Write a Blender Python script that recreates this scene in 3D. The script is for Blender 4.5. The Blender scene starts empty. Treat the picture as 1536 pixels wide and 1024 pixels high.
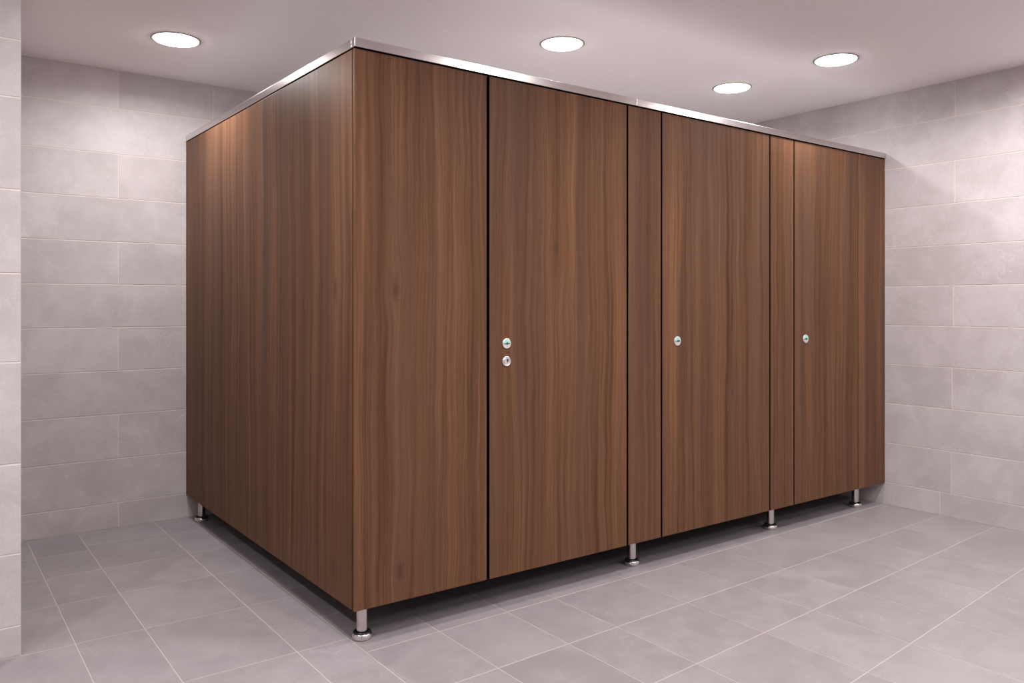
import bpy, bmesh, math
from mathutils import Vector

# ------------------------------------------------------------------ camera
scene = bpy.context.scene
col = scene.collection
CAM = (-1.163, -2.4516, 1.1319)
cam_data = bpy.data.cameras.new('camera')
cam_data.sensor_width = 36.0
cam_data.lens = 1215.84 / 1536 * 36.0
cam_data.shift_y = -54.94 / 1536
cam_data.clip_start = 0.02
cam = bpy.data.objects.new('camera', cam_data)
cam.location = CAM
cam.rotation_euler = (math.pi / 2, 0, -0.6349)
col.objects.link(cam)
scene.camera = cam

# ------------------------------------------------------------------ world, exposure
world = bpy.data.worlds.new('world')
world.use_nodes = True
world.node_tree.nodes['Background'].inputs[0].default_value = (0.9, 0.85, 0.87, 1)
world.node_tree.nodes['Background'].inputs[1].default_value = 0.05
scene.world = world
scene.view_settings.view_transform = 'Standard'
scene.view_settings.look = 'None'
scene.view_settings.gamma = 1.0
scene.view_settings.use_curve_mapping = False
scene.view_settings.exposure = 0.12

LAMP_WATT = 13.4
LAMP_SPREAD = math.radians(165)
LAMP_COLOR = (1.0, 0.972, 0.965)
DOME_STRENGTH = 42.0

# ------------------------------------------------------------------ room numbers (metres)
W, D, CE = 3.2752, 2.0545, 2.3234      # right wall x, back wall y, ceiling z
PX, PY = -0.8864, 0.5944               # corner of the wall stub on the left
XL, YN = -2.9, -4.4                    # the room goes on behind the camera
ZB, ZT, ZC = 0.1222, 1.98, 2.0099      # panels: bottom, top; top rail: top

# ------------------------------------------------------------------ node helpers
def mat_new(name):
    m = bpy.data.materials.new(name)
    m.use_nodes = True
    nt = m.node_tree
    return m, nt, nt.nodes['Principled BSDF']

def N(nt, kind, **kw):
    n = nt.nodes.new(kind)
    for k, v in kw.items():
        setattr(n, k, v)
    return n

def math_node(nt, op, a, b=None, c=None):
    n = N(nt, 'ShaderNodeMath', operation=op)
    for i, v in enumerate((a, b, c)):
        if v is None:
            continue
        if isinstance(v, (int, float)):
            n.inputs[i].default_value = v
        else:
            nt.links.new(v, n.inputs[i])
    return n.outputs[0]

def ramp(nt, fac, stops):
    n = N(nt, 'ShaderNodeValToRGB')
    el = n.color_ramp.elements
    while len(el) < len(stops):
        el.new(0.5)
    for e, (p, c) in zip(el, stops):
        e.position = p
        e.color = (c[0], c[1], c[2], 1)
    nt.links.new(fac, n.inputs[0])
    return n.outputs[0]

def noise(nt, vec, scale, detail=4, rough=0.55, dist=0.0):
    n = N(nt, 'ShaderNodeTexNoise')
    nt.links.new(vec, n.inputs['Vector'])
    n.inputs['Scale'].default_value = scale
    n.inputs['Detail'].default_value = detail
    n.inputs['Roughness'].default_value = rough
    n.inputs['Distortion'].default_value = dist
    return n.outputs['Fac']

def mix_rgb(nt, fac, a, b, blend='MIX'):
    n = N(nt, 'ShaderNodeMix', data_type='RGBA', blend_type=blend)
    if isinstance(fac, (int, float)):
        n.inputs[0].default_value = fac
    else:
        nt.links.new(fac, n.inputs[0])
    for s, v in ((n.inputs[6], a), (n.inputs[7], b)):
        if isinstance(v, tuple):
            s.default_value = (v[0], v[1], v[2], 1)
        else:
            nt.links.new(v, s)
    return n.outputs[2]

def bump(nt, bsdf, height, strength, dist):
    b = N(nt, 'ShaderNodeBump')
    b.inputs['Strength'].default_value = strength
    b.inputs['Distance'].default_value = dist
    nt.links.new(height, b.inputs['Height'])
    nt.links.new(b.outputs[0], bsdf.inputs['Normal'])

def srgb(r, g, b):
    f = lambda c: (c / 255 / 12.92) if c / 255 <= 0.04045 else ((c / 255 + 0.055) / 1.055) ** 2.4
    return (f(r), f(g), f(b))

# ------------------------------------------------------------------ materials
def tile_material(name, lo, hi, rough, crack=0.10, cloud=2.2):
    m, nt, b = mat_new(name)
    geo = N(nt, 'ShaderNodeNewGeometry').outputs['Position']
    att = N(nt, 'ShaderNodeAttribute', attribute_name='tile_tone')
    sh = N(nt, 'ShaderNodeVectorMath', operation='MULTIPLY_ADD')
    nt.links.new(geo, sh.inputs[0])
    sh.inputs[1].default_value = (1, 1, 1)
    cmb = N(nt, 'ShaderNodeCombineXYZ')
    off = math_node(nt, 'MULTIPLY', att.outputs['Fac'], 37.0)
    for i in range(3):
        nt.links.new(off, cmb.inputs[i])
    nt.links.new(cmb.outputs[0], sh.inputs[2])
    v = sh.outputs[0]
    big = noise(nt, v, cloud, 3, 0.5, 0.4)
    med = noise(nt, v, 9.0, 5, 0.6, 0.6)
    fine = noise(nt, v, 120.0, 3, 0.7)
    a = math_node(nt, 'MULTIPLY_ADD', big, 0.42, math_node(nt, 'MULTIPLY', med, 0.38))
    a = math_node(nt, 'ADD', a, math_node(nt, 'MULTIPLY', fine, 0.20))
    tone = math_node(nt, 'MULTIPLY_ADD', att.outputs['Fac'], 0.04, math_node(nt, 'SUBTRACT', a, 0.02))
    c = ramp(nt, tone, [(0.41, lo), (0.59, hi)])
    # fine pale veins like trowelled cement
    wv = noise(nt, v, 7.0, 2, 0.5, 2.6)
    band = math_node(nt, 'ABSOLUTE', math_node(nt, 'SUBTRACT', wv, 0.5))
    line = math_node(nt, 'SUBTRACT', 1.0, math_node(nt, 'MULTIPLY', band, 70.0))
    line = math_node(nt, 'MAXIMUM', line, 0.0)
    msk = noise(nt, v, 2.6, 2, 0.5)
    msk = math_node(nt, 'MULTIPLY', math_node(nt, 'MAXIMUM', math_node(nt, 'SUBTRACT', msk, 0.5), 0.0), 5.0)
    fac = math_node(nt, 'MULTIPLY', math_node(nt, 'MULTIPLY', line, msk), crack)
    fac = math_node(nt, 'MINIMUM', fac, 0.6)
    c = mix_rgb(nt, fac, c, tuple(min(1, x * 1.25) for x in hi))
    nt.links.new(c, b.inputs['Base Color'])
    r = math_node(nt, 'MULTIPLY_ADD', med, 0.16, rough - 0.08)
    nt.links.new(r, b.inputs['Roughness'])
    b.inputs['Specular IOR Level'].default_value = 0.4
    h = math_node(nt, 'ADD', math_node(nt, 'MULTIPLY', med, 0.6), math_node(nt, 'MULTIPLY', fine, 0.25))
    bump(nt, b, h, 0.18, 0.004)
    return m

M = {}
M['wall_tile'] = tile_material('greige_wall_tile', (0.458, 0.417, 0.416), (0.556, 0.514, 0.516), 0.52, 0.45)
M['floor_tile'] = tile_material('grey_floor_tile', (0.260, 0.229, 0.239), (0.318, 0.284, 0.295), 0.46, 0.7, 1.6)

def plain(name, color, rough, metal=0.0, spec=0.5):
    m, nt, b = mat_new(name)
    n = N(nt, 'ShaderNodeTexCoord').outputs['Object']
    f = noise(nt, n, 30.0, 3, 0.5)
    c = mix_rgb(nt, math_node(nt, 'MULTIPLY', f, 0.25), color, tuple(x * 0.85 for x in color))
    nt.links.new(c, b.inputs['Base Color'])
    b.inputs['Roughness'].default_value = rough
    b.inputs['Metallic'].default_value = metal
    b.inputs['Specular IOR Level'].default_value = spec
    return m

M['grout'] = plain('cream_grout', (0.70, 0.625, 0.59), 0.85)
M['floor_grout'] = plain('pale_floor_grout', (0.45, 0.40, 0.39), 0.8)
M['ceiling'] = plain('matt_white_ceiling_paint', (0.90, 0.86, 0.868), 0.9, 0, 0.2)
M['black'] = plain('black_seal', (0.006, 0.005, 0.005), 0.9, 0, 0.0)
M['rubber'] = plain('black_rubber', (0.016, 0.017, 0.021), 0.32)
M['chrome'] = plain('polished_chrome', (0.78, 0.74, 0.73), 0.16, 1.0)
M['lock_metal'] = plain('satin_lock_metal', (0.84, 0.82, 0.84), 0.30, 0.85)
M['lock_dark'] = plain('dark_lock_slot', (0.035, 0.05, 0.055), 0.4)
M['green'] = plain('pale_green_indicator', (0.36, 0.66, 0.55), 0.3)
M['lamp_ring'] = plain('painted_lamp_ring', (0.36, 0.32, 0.33), 0.45)
M['bounce'] = plain('pale_bounce_board', (0.38, 0.355, 0.355), 0.8)  # pale tone of the added reflector inside the cubicles

def steel(name, axis):
    m, nt, b = mat_new(name)
    p = N(nt, 'ShaderNodeNewGeometry').outputs['Position']
    mp = N(nt, 'ShaderNodeMapping')
    nt.links.new(p, mp.inputs[0])
    mp.inputs['Scale'].default_value = {'rail': (1.2, 1.2, 420), 'tube': (420, 420, 3)}[axis]
    f = noise(nt, mp.outputs[0], 1.0, 3, 0.6)
    c = ramp(nt, f, [(0.3, (0.58, 0.54, 0.53)), (0.7, (0.68, 0.635, 0.63))])
    nt.links.new(c, b.inputs['Base Color'])
    b.inputs['Metallic'].default_value = 1.0
    b.inputs['Roughness'].default_value = 0.22 if axis == 'rail' else 0.14
    bump(nt, b, f, 0.08, 0.0006)
    return m
M['rail'] = steel('brushed_steel_rail', 'rail')
M['tube'] = steel('brushed_steel_tube', 'tube')

def wood_material():
    m, nt, b = mat_new('dark_walnut_laminate')
    geo = N(nt, 'ShaderNodeNewGeometry').outputs['Position']
    sep = N(nt, 'ShaderNodeSeparateXYZ')
    nt.links.new(geo, sep.inputs[0])
    x, y, z = sep.outputs
    att = N(nt, 'ShaderNodeAttribute', attribute_name='board').outputs['Fac']
    u = math_node(nt, 'ADD', math_node(nt, 'ADD', x, math_node(nt, 'MULTIPLY', y, 1.0)),
                  math_node(nt, 'MULTIPLY', att, 7.31))
    # slow wander of the grain along the height
    c1 = N(nt, 'ShaderNodeCombineXYZ')
    nt.links.new(math_node(nt, 'MULTIPLY', u, 3.2), c1.inputs[0])
    nt.links.new(math_node(nt, 'MULTIPLY', z, 1.25), c1.inputs[1])
    wander = noise(nt, c1.outputs[0], 1.0, 3, 0.5)
    c1b = N(nt, 'ShaderNodeCombineXYZ')
    nt.links.new(math_node(nt, 'MULTIPLY', u, 14.0), c1b.inputs[0])
    nt.links.new(math_node(nt, 'MULTIPLY', z, 4.2), c1b.inputs[1])
    wander2 = noise(nt, c1b.outputs[0], 1.0, 2, 0.5)
    uu = math_node(nt, 'MULTIPLY_ADD', math_node(nt, 'SUBTRACT', wander, 0.5), 0.065, u)
    uu = math_node(nt, 'MULTIPLY_ADD', math_node(nt, 'SUBTRACT', wander2, 0.5), 0.016, uu)
    knots = None
    for kx, kz, kr in ((0.151, 1.184, 0.040), (0.169, 0.225, 0.036), (0.86, 1.35, 0.05), (1.93, 0.72, 0.04)):
        dx = math_node(nt, 'DIVIDE', math_node(nt, 'SUBTRACT', math_node(nt, 'ADD', x, y), kx), kr)
        dz = math_node(nt, 'DIVIDE', math_node(nt, 'SUBTRACT', z, kz), kr * 2.6)
        r2 = math_node(nt, 'ADD', math_node(nt, 'MULTIPLY', dx, dx), math_node(nt, 'MULTIPLY', dz, dz))
        g = math_node(nt, 'EXPONENT', math_node(nt, 'MULTIPLY', r2, -1.0))
        uu = math_node(nt, 'SUBTRACT', uu, math_node(nt, 'MULTIPLY', math_node(nt, 'MULTIPLY', dx, g), kr * 0.55))
        s = math_node(nt, 'EXPONENT', math_node(nt, 'MULTIPLY', r2, -9.0 if kx < 0.2 else -30.0))
        knots = s if knots is None else math_node(nt, 'ADD', knots, s)
    def streak(su, sz, detail, rough, ofs):
        c = N(nt, 'ShaderNodeCombineXYZ')
        nt.links.new(math_node(nt, 'MULTIPLY', uu, su), c.inputs[0])
        nt.links.new(math_node(nt, 'MULTIPLY', z, sz), c.inputs[1])
        c.inputs[2].default_value = ofs
        return noise(nt, c.outputs[0], 1.0, detail, rough)
    wide = streak(13.0, 0.22, 2, 0.5, 0.0)
    mid = streak(42.0, 0.5, 3, 0.6, 5.0)
    thin = streak(190.0, 1.6, 3, 0.65, 9.0)
    pore = streak(620.0, 16.0, 2, 0.5, 13.0)
    t = math_node(nt, 'MULTIPLY_ADD', wide, 0.30, math_node(nt, 'MULTIPLY', mid, 0.36))
    t = math_node(nt, 'ADD', t, math_node(nt, 'MULTIPLY', thin, 0.24))
    t = math_node(nt, 'ADD', t, math_node(nt, 'MULTIPLY', pore, 0.10))
    c = ramp(nt, t, [(0.38, (0.066, 0.032, 0.0190)), (0.455, (0.101, 0.0485, 0.0270)),
                     (0.53, (0.136, 0.0655, 0.0355)), (0.62, (0.192, 0.093, 0.050))])
    # greyish bands between the red-brown ones
    grey = streak(9.0, 0.35, 2, 0.5, 21.0)
    gf = math_node(nt, 'MULTIPLY', math_node(nt, 'MAXIMUM', math_node(nt, 'SUBTRACT', grey, 0.5), 0.0), 2.4)
    c = mix_rgb(nt, math_node(nt, 'MINIMUM', gf, 0.6), c, (0.104, 0.060, 0.043))
    c = mix_rgb(nt, math_node(nt, 'MULTIPLY', math_node(nt, 'MINIMUM', knots, 1.0), 0.6), c, (0.05, 0.026, 0.02))
    nt.links.new(c, b.inputs['Base Color'])
    b.inputs['Roughness'].default_value = 0.44
    b.inputs['Specular IOR Level'].default_value = 0.06
    bump(nt, b, math_node(nt, 'ADD', math_node(nt, 'MULTIPLY', thin, 0.5), math_node(nt, 'MULTIPLY', pore, 0.5)), 0.10, 0.0008)
    return m
M['wood'] = wood_material()

def emit_material():
    m, nt, b = mat_new('lit_diffuser')
    e = N(nt, 'ShaderNodeEmission')
    e.inputs[0].default_value = (1, 0.965, 0.96, 1)
    e.inputs[1].default_value = DOME_STRENGTH
    nt.links.new(e.outputs[0], nt.nodes['Material Output'].inputs[0])
    return m
M['diffuser'] = emit_material()

# ------------------------------------------------------------------ object helpers
def obj(name, bm, mat, parent=None, loc=(0, 0, 0), smooth=False, mats=None):
    bmesh.ops.recalc_face_normals(bm, faces=bm.faces) if not mats else None
    me = bpy.data.meshes.new(name)
    bm.to_mesh(me)
    bm.free()
    for mm in (mats or [mat]):
        me.materials.append(mm)
    if smooth:
        me.shade_smooth()
        me.set_sharp_from_angle(angle=math.radians(35))
    o = bpy.data.objects.new(name, me)
    o.location = loc
    col.objects.link(o)
    if parent:
        o.parent = parent
    return o

def add_box(bm, a, b, bevel=0.0, seg=2):
    vs = [bm.verts.new((x, y, z)) for x in (a[0], b[0]) for y in (a[1], b[1]) for z in (a[2], b[2])]
    q = [(0, 1, 3, 2), (4, 6, 7, 5), (0, 4, 5, 1), (2, 3, 7, 6), (0, 2, 6, 4), (1, 5, 7, 3)]
    fs = [bm.faces.new([vs[i] for i in f]) for f in q]
    if bevel:
        es = set(e for f in fs for e in f.edges)
        bmesh.ops.bevel(bm, geom=list(es), offset=bevel, segments=seg, profile=0.5, affect='EDGES')

def add_lathe(bm, prof, n=48, c=(0, 0, 0), axis='z', close=True):
    """prof: list of (radius, height); axis z up, or y (towards -y)."""
    rings = []
    for r, h in prof:
        ring = []
        if r < 1e-6:
            p = (c[0], c[1], c[2] + h) if axis == 'z' else (c[0], c[1] - h, c[2])
            rings.append([bm.verts.new(p)])
            continue
        for k in range(n):
            a = 2 * math.pi * k / n
            if axis == 'z':
                p = (c[0] + r * math.cos(a), c[1] + r * math.sin(a), c[2] + h)
            else:
                p = (c[0] + r * math.cos(a), c[1] - h, c[2] + r * math.sin(a))
            ring.append(bm.verts.new(p))
        rings.append(ring)
    for A, B in zip(rings, rings[1:]):
        for k in range(n):
            k2 = (k + 1) % n
            if len(A) == 1 and len(B) == 1:
                continue
            if len(A) == 1:
                bm.faces.new((A[0], B[k], B[k2]))
            elif len(B) == 1:
                bm.faces.new((A[k], A[k2], B[0]))
            else:
                bm.faces.new((A[k], A[k2], B[k2], B[k]))
    return rings

def empty(name, loc, label=None, cat=None, group=None):
    o = bpy.data.objects.new(name, None)
    o.empty_display_size = 0.1
    o.location = loc
    col.objects.link(o)
    if label:
        o['label'] = label
    if cat:
        o['category'] = cat
    if group:
        o['group'] = group
    return o

def structure(o, label):
    o['kind'] = 'structure'
    o['label'] = label
    return o

_seed = [11]
def rnd():
    _seed[0] = (_seed[0] * 1103515245 + 12345) % 2147483648
    return _seed[0] / 2147483648

def slab_on(bm, lay, corners, normal, gap, lift=0.0015, cham=0.0012):
    """A tile: four corners (in order) on the wall plane, standing `lift` proud."""
    P = [Vector(c) for c in corners]
    n = Vector(normal)
    ctr = sum(P, Vector()) / 4
    def inset(d, h):
        out = []
        for i in range(4):
            e1 = (P[(i + 1) % 4] - P[i]).normalized()
            e0 = (P[(i - 1) % 4] - P[i]).normalized()
            out.append(P[i] + (e1 + e0) * d + n * h)
        return out
    r0 = [bm.verts.new(p) for p in inset(gap / 2, 0.0)]
    r1 = [bm.verts.new(p) for p in inset(gap / 2 + 0.0002, lift - cham * 0.6)]
    r2 = [bm.verts.new(p) for p in inset(gap / 2 + cham, lift)]
    tone = rnd()
    for A, B in ((r0, r1), (r1, r2)):
        for i in range(4):
            f = bm.faces.new((A[i], A[(i + 1) % 4], B[(i + 1) % 4], B[i]))
            f.material_index = 0
            f[lay] = tone
    f = bm.faces.new(r2)
    f.material_index = 0
    f[lay] = tone
    f.normal_update()
    if f.normal.dot(n) < 0:
        bmesh.ops.reverse_faces(bm, faces=list({g for v in r0 + r1 + r2 for g in v.link_faces}))

def new_tile_bm():
    bm = bmesh.new()
    return bm, bm.faces.layers.float.new('tile_tone')

def finish_tiles(name, bm, label, tile='wall_tile', grout='grout'):
    return structure(obj(name, bm, None, mats=[M[tile], M[grout]]), label)

def grout_block(bm, a, b):
    n0 = len(bm.faces)
    add_box(bm, a, b)
    bm.faces.ensure_lookup_table()
    fs = bm.faces[n0:]
    for f in fs:
        f.material_index = 1
    bmesh.ops.recalc_face_normals(bm, faces=fs)

ROWS = [0.0, 0.128, 0.352, 0.577, 0.798, 1.018, 1.235, 1.451, 1.672, 1.897, 2.130, CE]
LIFT = 0.0015

def wall_tiles(bm, lay, to3, normal, u0, u1, rows, joints, gap=0.0036):
    for i, (z0, z1) in enumerate(zip(rows, rows[1:])):
        js = [u0] + [j for j in joints(i) if u0 + 0.01 < j < u1 - 0.01] + [u1]
        for a, b in zip(js, js[1:]):
            slab_on(bm, lay, [to3(a, z0), to3(b, z0), to3(b, z1), to3(a, z1)], normal, gap)

def periodic(start, step, lo=-6, hi=6):
    out, x = [], start
    while x > lo:
        x -= step
    while x < hi:
        out.append(round(x, 4))
        x += step
    return out

# ------------------------------------------------------------------ the setting
# back wall
bm, lay = new_tile_bm()
grout_block(bm, (PX, D + LIFT, 0), (W + 0.12, D + 0.12, CE))
def jb(i):
    if i == 10:
        return [-0.3285, 0.1415, 0.62, 1.26, 1.90, 2.54]
    if i % 2 == 0:
        return periodic(-0.3285, 0.72)
    return [0.29, 1.01, 1.73, 2.45]
wall_tiles(bm, lay, lambda u, z: (u, D + LIFT, z), (0, -1, 0), PX, W, ROWS, jb)
finish_tiles('wall_back', bm, 'greige tiled back wall behind the brown toilet cubicles')

# right wall
bm, lay = new_tile_bm()
grout_block(bm, (W + LIFT, YN, 0), (W + 0.12, D + LIFT - 0.0001, CE))
def jr(i):
    y = {10: -0.384, 8: -0.384, 5: -0.378, 3: -0.372, 1: -0.366}.get(i)
    if i == 0:
        return periodic(-0.307, 0.64)
    if y is not None:
        return periodic(y, 0.64)
    return [-5 + 0.0, -3.6, -2.92, -2.28, -1.6, -0.92, 0.45, 1.09, 1.73]
wall_tiles(bm, lay, lambda u, z: (W + LIFT, u, z), (-1, 0, 0), YN, D, ROWS, jr)
finish_tiles('wall_right', bm, 'greige tiled wall on the right, the cubicles end against it')

# wall stub on the left: its near face carries larger tiles
bm, lay = new_tile_bm()
grout_block(bm, (XL, PY + LIFT, 0), (PX - LIFT, D + 0.12, CE))
SR = [0.0, 0.099, 0.331, 0.620, 0.947, 1.233, 1.502, 1.799, 1.984, CE]
def js_(i):
    if i in (0, 8):
        return [-0.8945, -1.6, -2.3][::-1]
    return [-2.2, -1.55] if i % 2 else [-1.9, -1.2]
wall_tiles(bm, lay, lambda u, z: (u, PY + LIFT, z), (0, -1, 0), XL, PX, SR, js_, 0.0042)
wall_tiles(bm, lay, lambda u, z: (PX - LIFT, u, z), (1, 0, 0), PY, D, ROWS, lambda i: [1.3] if i % 2 else [1.0, 1.7])
finish_tiles('wall_left', bm, 'pale tiled end of the wall at the left edge')

# walls behind and beside the camera
bm, lay = new_tile_bm()
grout_block(bm, (XL - 0.12, YN, 0), (XL - LIFT, PY, CE))
wall_tiles(bm, lay, lambda u, z: (XL - LIFT, u, z), (1, 0, 0), YN, PY, ROWS,
           lambda i: periodic(0.3 * (i % 2), 0.64))
finish_tiles('wall_side', bm, 'tiled side wall left of the viewpoint')
bm, lay = new_tile_bm()
grout_block(bm, (XL - 0.12, YN - 0.12, 0), (W + 0.12, YN - LIFT, CE))
wall_tiles(bm, lay, lambda u, z: (u, YN - LIFT, z), (0, 1, 0), XL, W, ROWS,
           lambda i: periodic(0.3 * (i % 2), 0.64))
finish_tiles('wall_front', bm, 'tiled wall behind the viewpoint')

# floor: square-ish tiles, rows run a touch out of square as in the room
bm, lay = new_tile_bm()
grout_block(bm, (XL - 0.12, YN - 0.12, -0.1), (W + 0.12, D + 0.12, -0.001))
XS = [XL, -2.55, -2.2, -1.83, -1.46, -1.1, -0.731, -0.515, -0.158, 0.0215, 0.303, 0.597, 0.826,
      1.203, 1.522, 1.843, 2.235, 2.535, 2.873, 3.264, W + 0.12]
# row joints for x > 0: (y at x=0, slope)
RL = [(-0.0435, 0.0145), (-0.400, 0.029), (-0.790, 0.064), (-1.20, 0.093),
      (-1.60, 0.10), (-1.98, 0.10), (-2.36, 0.09), (-2.74, 0.08), (-3.12, 0.06), (-3.50, 0.04), (-3.88, 0.02)]
def rows_at(x, left, lower):
    ys = [YN - 0.12]
    for a, s in reversed(RL[(0 if not left else 0):]):
        ys.append(a + s * max(x, 0))
    return ys
for a, b in zip(XS, XS[1:]):
    left = b <= 0.03
    def edges(x):
        ys = [YN - 0.12] + [p + s * max(x, -0.2) for p, s in reversed(RL)]
        if left:
            ys = ys[:-1]
            ys += [0.093, 0.592, 1.024, 1.390, 1.775 if a > -0.4 else (1.80 if a > -0.6 else 1.72), D + 0.12]
        else:
            ys += [0.33, 0.68, 1.03, 1.39, 1.76, D + 0.12]
        return ys
    ea, eb = edges(a), edges(b)
    for k in range(len(ea) - 1):
        slab_on(bm, lay, [(a, ea[k], -0.001), (b, eb[k], -0.001), (b, eb[k + 1], -0.001), (a, ea[k + 1], -0.001)],
                (0, 0, 1), 0.0036, 0.001, 0.0009)
finish_tiles('floor', bm, 'grey tiled floor with pale grout lines', 'floor_tile', 'floor_grout')

bm = bmesh.new()
add_box(bm, (XL - 0.12, YN - 0.12, CE), (W + 0.12, D + 0.12, CE + 0.1))
structure(obj('ceiling', bm, M['ceiling']), 'plain matt off-white ceiling')

# ------------------------------------------------------------------ the cubicles
def lean(x, y, z):
    """the row stands a hair out of level: its top climbs towards the back and drops to the right"""
    k = max(0.0, (z - ZB) / (ZT - ZB))
    return z + k * (0.021 * y / D - 0.0181 * x / W)

def shear(bm):
    for v in bm.verts:
        v.co.z = lean(*v.co)

cub = empty('toilet_cubicle', (0, 0, 0),
            'row of three walnut laminate toilet cubicles on short steel legs, filling the corner', 'toilet cubicle')
_board = [0]
T = 0.013
def board(name, a, b, label=None, bevel=0.0012, mat='wood', cuts=True):
    bm = bmesh.new()
    add_box(bm, a, b, bevel, 2)
    shear(bm)
    lay = bm.faces.layers.float.new('board')
    _board[0] += 1
    for f in bm.faces:
        f[lay] = _board[0] * 0.377
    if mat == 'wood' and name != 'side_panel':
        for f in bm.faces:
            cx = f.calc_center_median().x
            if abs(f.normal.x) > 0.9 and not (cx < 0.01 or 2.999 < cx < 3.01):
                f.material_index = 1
    bmesh.ops.recalc_face_normals(bm, faces=bm.faces)
    o = obj(name, bm, None, cub, mats=[M[mat], M['black']])
    if label:
        o['label'] = label
    return o

WTOP = ZT - 0.0042
# side panel and the fixed front panels between the doors
board('side_panel', (0, 0.0205, ZB), (T, D, WTOP), 'long walnut side panel running back to the wall')
board('front_panel', (0, 0, ZB), (0.5274, T, WTOP), 'wide fixed panel left of the first door')
board('front_panel', (1.2500, 0, ZB), (1.4460, T, WTOP), 'narrow fixed panel between first and second door')
board('front_panel', (2.2195, 0, ZB), (2.4080, T, WTOP), 'narrow fixed panel between second and third door')
board('front_panel', (3.0015, 0, ZB), (W - 0.001, T, WTOP), 'narrow fixed panel against the right wall')
doors = [board('door', (0.5400, 0, ZB), (1.2402, T, WTOP), 'door with an indicator disc and a key cylinder below it'),
         board('door', (1.4555, 0, ZB), (2.2102, T, WTOP), 'middle door with one indicator disc'),
         board('door', (2.4165, 0, ZB), (2.9955, T, WTOP), 'narrow third door nearest the right wall')]
# black rebate strips seen through the gaps
for x0, x1 in ((0.519, 0.548), (1.232, 1.262), (1.438, 1.464), (2.202, 2.229), (2.400, 2.426), (2.987, 3.010)):
    board('door_seal', (x0, T + 0.0008, ZB + 0.0005), (x1, T + 0.010, WTOP), None, 0.0, 'black')
board('corner_seal', (0.0035, T + 0.0006, ZB + 0.0005), (0.012, 0.0202, WTOP), None, 0.0, 'black')

# top rail: brushed steel, with the thin black channel under it
RF = 0.007
def rail_bm(a, b):
    bm = bmesh.new()
    add_box(bm, a, b, 0.0013, 2)
    shear(bm)
    return bm
obj('top_rail', rail_bm((-0.0025, -RF, ZT), (1.2933, 0.020, ZC)), M['rail'], cub)
obj('top_rail', rail_bm((1.2940, -RF, ZT), (W - 0.0008, 0.020, ZC)), M['rail'], cub)
obj('top_rail', rail_bm((-0.0025, 0.0205, ZT), (0.020, D - 0.0008, ZC)), M['rail'], cub)
bm = bmesh.new()
add_box(bm, (0.001, 0.001, WTOP + 0.0001), (W - 0.001, T, ZT - 0.0001))
add_box(bm, (0.006, T + 0.0001, WTOP - 0.0004), (T, D - 0.001, ZT + 0.0004))
shear(bm)
obj('rail_channel', bm, M['black'], cub)
bm = bmesh.new()
add_box(bm, (0.0135, 0.0235, 1.488), (W - 0.001, D - 0.001, 1.50))  # unseen added board: bounces light to the ceiling, keeps the floor below dark
shear(bm)
obj('bounce_board', bm, M['bounce'], cub)

# legs
def make_leg(x, y):
    bm = bmesh.new()
    r = 0.0187
    add_lathe(bm, [(0.0, 0.010), (r, 0.010), (r, 0.16), (0.0, 0.16)], 48)
    leg = obj('leg', bm, M['tube'], cub, (x, y, 0), smooth=True)
    bm = bmesh.new()
    add_lathe(bm, [(0, 0.0002), (0.0285, 0.0002), (0.0312, 0.002), (0.0333, 0.006), (0.0342, 0.011), (0.0338, 0.0155),
                   (0.0322, 0.0195), (0.0308, 0.0212), (0.0298, 0.0205), (0.0295, 0.014), (0.0190, 0.013), (0, 0.013)], 64)
    foot = obj('foot', bm, M['chrome'], leg, smooth=True)
    foot['label'] = 'round polished foot'
    bm = bmesh.new()
    add_lathe(bm, [(0.01885, 0.0135), (0.0294, 0.0142), (0.0300, 0.0205), (0.0306, 0.0228), (0.0292, 0.0258), (0.0255, 0.0268),
                   (0.0215, 0.0248), (0.01885, 0.0215), (0.01885, 0.0135)], 64)
    ring = obj('rubber_ring', bm, M['rubber'], leg, smooth=True)
    ring['label'] = 'black rubber ring around the foot of the tube'
    return leg
for x, y in ((0.0603, 0.0685), (1.3560, 0.0860), (2.3229, 0.0759), (3.0905, 0.0706), (0.0475, 1.9344)):
    make_leg(x, y)

# locks
def half_disc(bm, cx, cz, r, y0, y1, top=True, cut=0.0, n=24):
    """a segment of a disc above (or below) the height `cut`"""
    a0 = math.asin(cut / r)
    pts = [(r * math.cos(a0 + (math.pi - 2 * a0) * k / n), r * math.sin(a0 + (math.pi - 2 * a0) * k / n)) for k in range(n + 1)]
    if not top:
        pts = [(px, -pz) for px, pz in pts]
    fr = [bm.verts.new((cx + px, y0, cz + pz)) for px, pz in pts]
    bk = [bm.verts.new((cx + px, y1, cz + pz)) for px, pz in pts]
    bm.faces.new(fr)
    bm.faces.new(bk[::-1])
    for i in range(len(pts)):
        j = (i + 1) % len(pts)
        bm.faces.new((fr[i], fr[j], bk[j], bk[i]))

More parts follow.
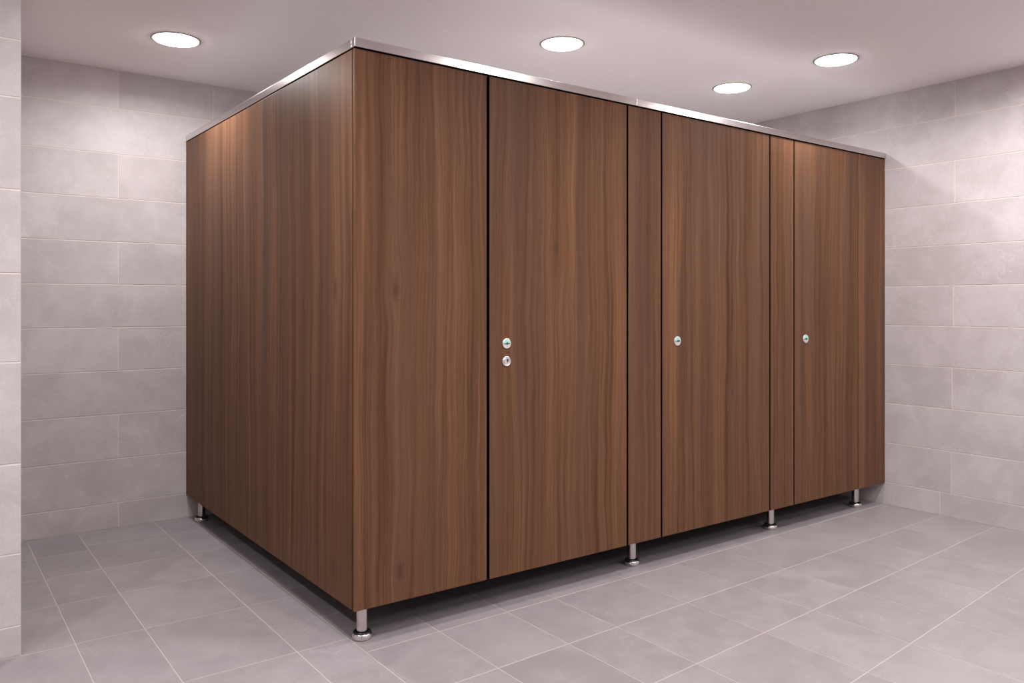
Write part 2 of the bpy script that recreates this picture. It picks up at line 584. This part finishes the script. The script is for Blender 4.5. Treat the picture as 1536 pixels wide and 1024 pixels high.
def make_indicator(door, x, z, r, variant):
    bm = bmesh.new()
    add_lathe(bm, [(0, 0.0), (r, 0.0), (r, 0.0025), (r * 0.96, 0.0042), (r * 0.86, 0.0052), (r * 0.80, 0.0050), (0, 0.0050)],
              48, (x, -0.0001, z), 'y')
    lock = obj('lock_indicator', bm, M['lock_metal'], door, smooth=True)
    lock['label'] = 'round metal lock plate with a green half window'
    bm = bmesh.new()
    half_disc(bm, x, z, r * 0.80, -0.0060, -0.0045, True, 0.06 * r)
    g = obj('green_window', bm, M['green'], lock)
    bm = bmesh.new()
    w = r * (0.80 if variant != 0 else 0.68)
    add_box(bm, (x - w, -0.0068, z - r * 0.07), (x + w * 0.82, -0.0045, z + r * 0.07), 0.0004, 1)
    add_box(bm, (x - r * 0.18, -0.0072, z - r * 0.20), (x + r * 0.16, -0.0046, z + r * 0.26), 0.0006, 1)
    if variant < 2:
        add_box(bm, (x + r * 0.28, -0.0070, z - r * 0.13), (x + r * 0.52, -0.0046, z + r * 0.16), 0.0005, 1)
    obj('coin_slot', bm, M['lock_dark'], lock)
    return lock

def lz(x, z):
    return z
make_indicator(doors[0], 0.6166, 0.9875, 0.0195, 0)
make_indicator(doors[1], 1.5491, 0.9721, 0.0213, 1)
make_indicator(doors[2], 2.5091, 0.9580, 0.0223, 2)
kx, kz, kr = 0.6160, 0.9215, 0.0190
bm = bmesh.new()
add_lathe(bm, [(0, 0.0), (kr, 0.0), (kr, 0.003), (kr * 0.95, 0.0046), (kr * 0.86, 0.0054), (kr * 0.80, 0.0046), (kr * 0.79, 0.0008),
               (kr * 0.62, 0.0008), (kr * 0.61, 0.0050), (0, 0.0054)], 48, (kx, -0.0001, kz), 'y')
cyl = obj('key_cylinder', bm, M['lock_metal'], doors[0], smooth=True)
cyl['label'] = 'round steel key cylinder under the indicator'
bm = bmesh.new()
add_lathe(bm, [(0, 0.0), (kr * 0.24, 0.0), (kr * 0.24, 0.0010), (0, 0.0010)], 20, (kx + kr * 0.14, -0.0055, kz + kr * 0.22), 'y')
add_box(bm, (kx + kr * 0.05, -0.0064, kz - kr * 0.20), (kx + kr * 0.23, -0.0050, kz + kr * 0.22))
obj('keyhole', bm, M['lock_dark'], cyl)

# ------------------------------------------------------------------ recessed ceiling lights
def make_light(x, y, r, label, group='round ceiling lights', power=1.0):
    root = empty('ceiling_light', (x, y, CE), label, 'ceiling light', group)
    bm = bmesh.new()
    ro = r + 0.0120
    add_lathe(bm, [(r + 0.0003, -0.0002), (ro, -0.0002), (ro, -0.0022), (ro - 0.003, -0.0038), (r + 0.002, -0.0034), (r + 0.0003, -0.0002)], 72)
    obj('trim_ring', bm, M['lamp_ring'], root, smooth=True)
    bm = bmesh.new()
    add_lathe(bm, [(r, -0.0002), (r, -0.0040), (r * 0.97, -0.0066), (r * 0.85, -0.0092), (r * 0.5, -0.0114), (0, -0.0122)], 72)
    obj('diffuser', bm, M['diffuser'], root, smooth=True)
    ld = bpy.data.lights.new('lamp', 'AREA')
    ld.shape = 'DISK'
    ld.size = r * 1.7
    ld.energy = LAMP_WATT * power
    ld.color = LAMP_COLOR
    ld.spread = LAMP_SPREAD
    lo = bpy.data.objects.new('lamp', ld)
    lo.location = (0, 0, -0.0140)
    lo.parent = root
    col.objects.link(lo)
    return root

make_light(-0.2185, 1.374, 0.094, 'round recessed ceiling light above the left passage beside the cubicles', power=0.85)
make_light(1.2150, 0.391, 0.091, 'round recessed ceiling light above the middle of the cubicle row')
make_light(2.4467, 0.413, 0.093, 'smallest round ceiling light, just above the right part of the steel rail', power=0.45)
make_light(2.4410, -0.2135, 0.093, 'rightmost round ceiling light, nearest the right wall', power=0.4)
for k, (x, y) in enumerate(((1.18, -1.00), (2.78, -1.12), (-0.62, -0.25), (-0.40, -1.10), (-1.75, -0.35), (-1.75, -1.7), (0.35, -2.1),
                            (1.9, -2.4), (-0.6, -3.3), (1.3, -3.7), (2.8, -3.4))):
    make_light(x, y, 0.093, 'round recessed ceiling light over the open floor outside the view', 'ceiling lights outside the view',
               power=0.65 if x < -0.3 and y > -1.3 else 0.95)
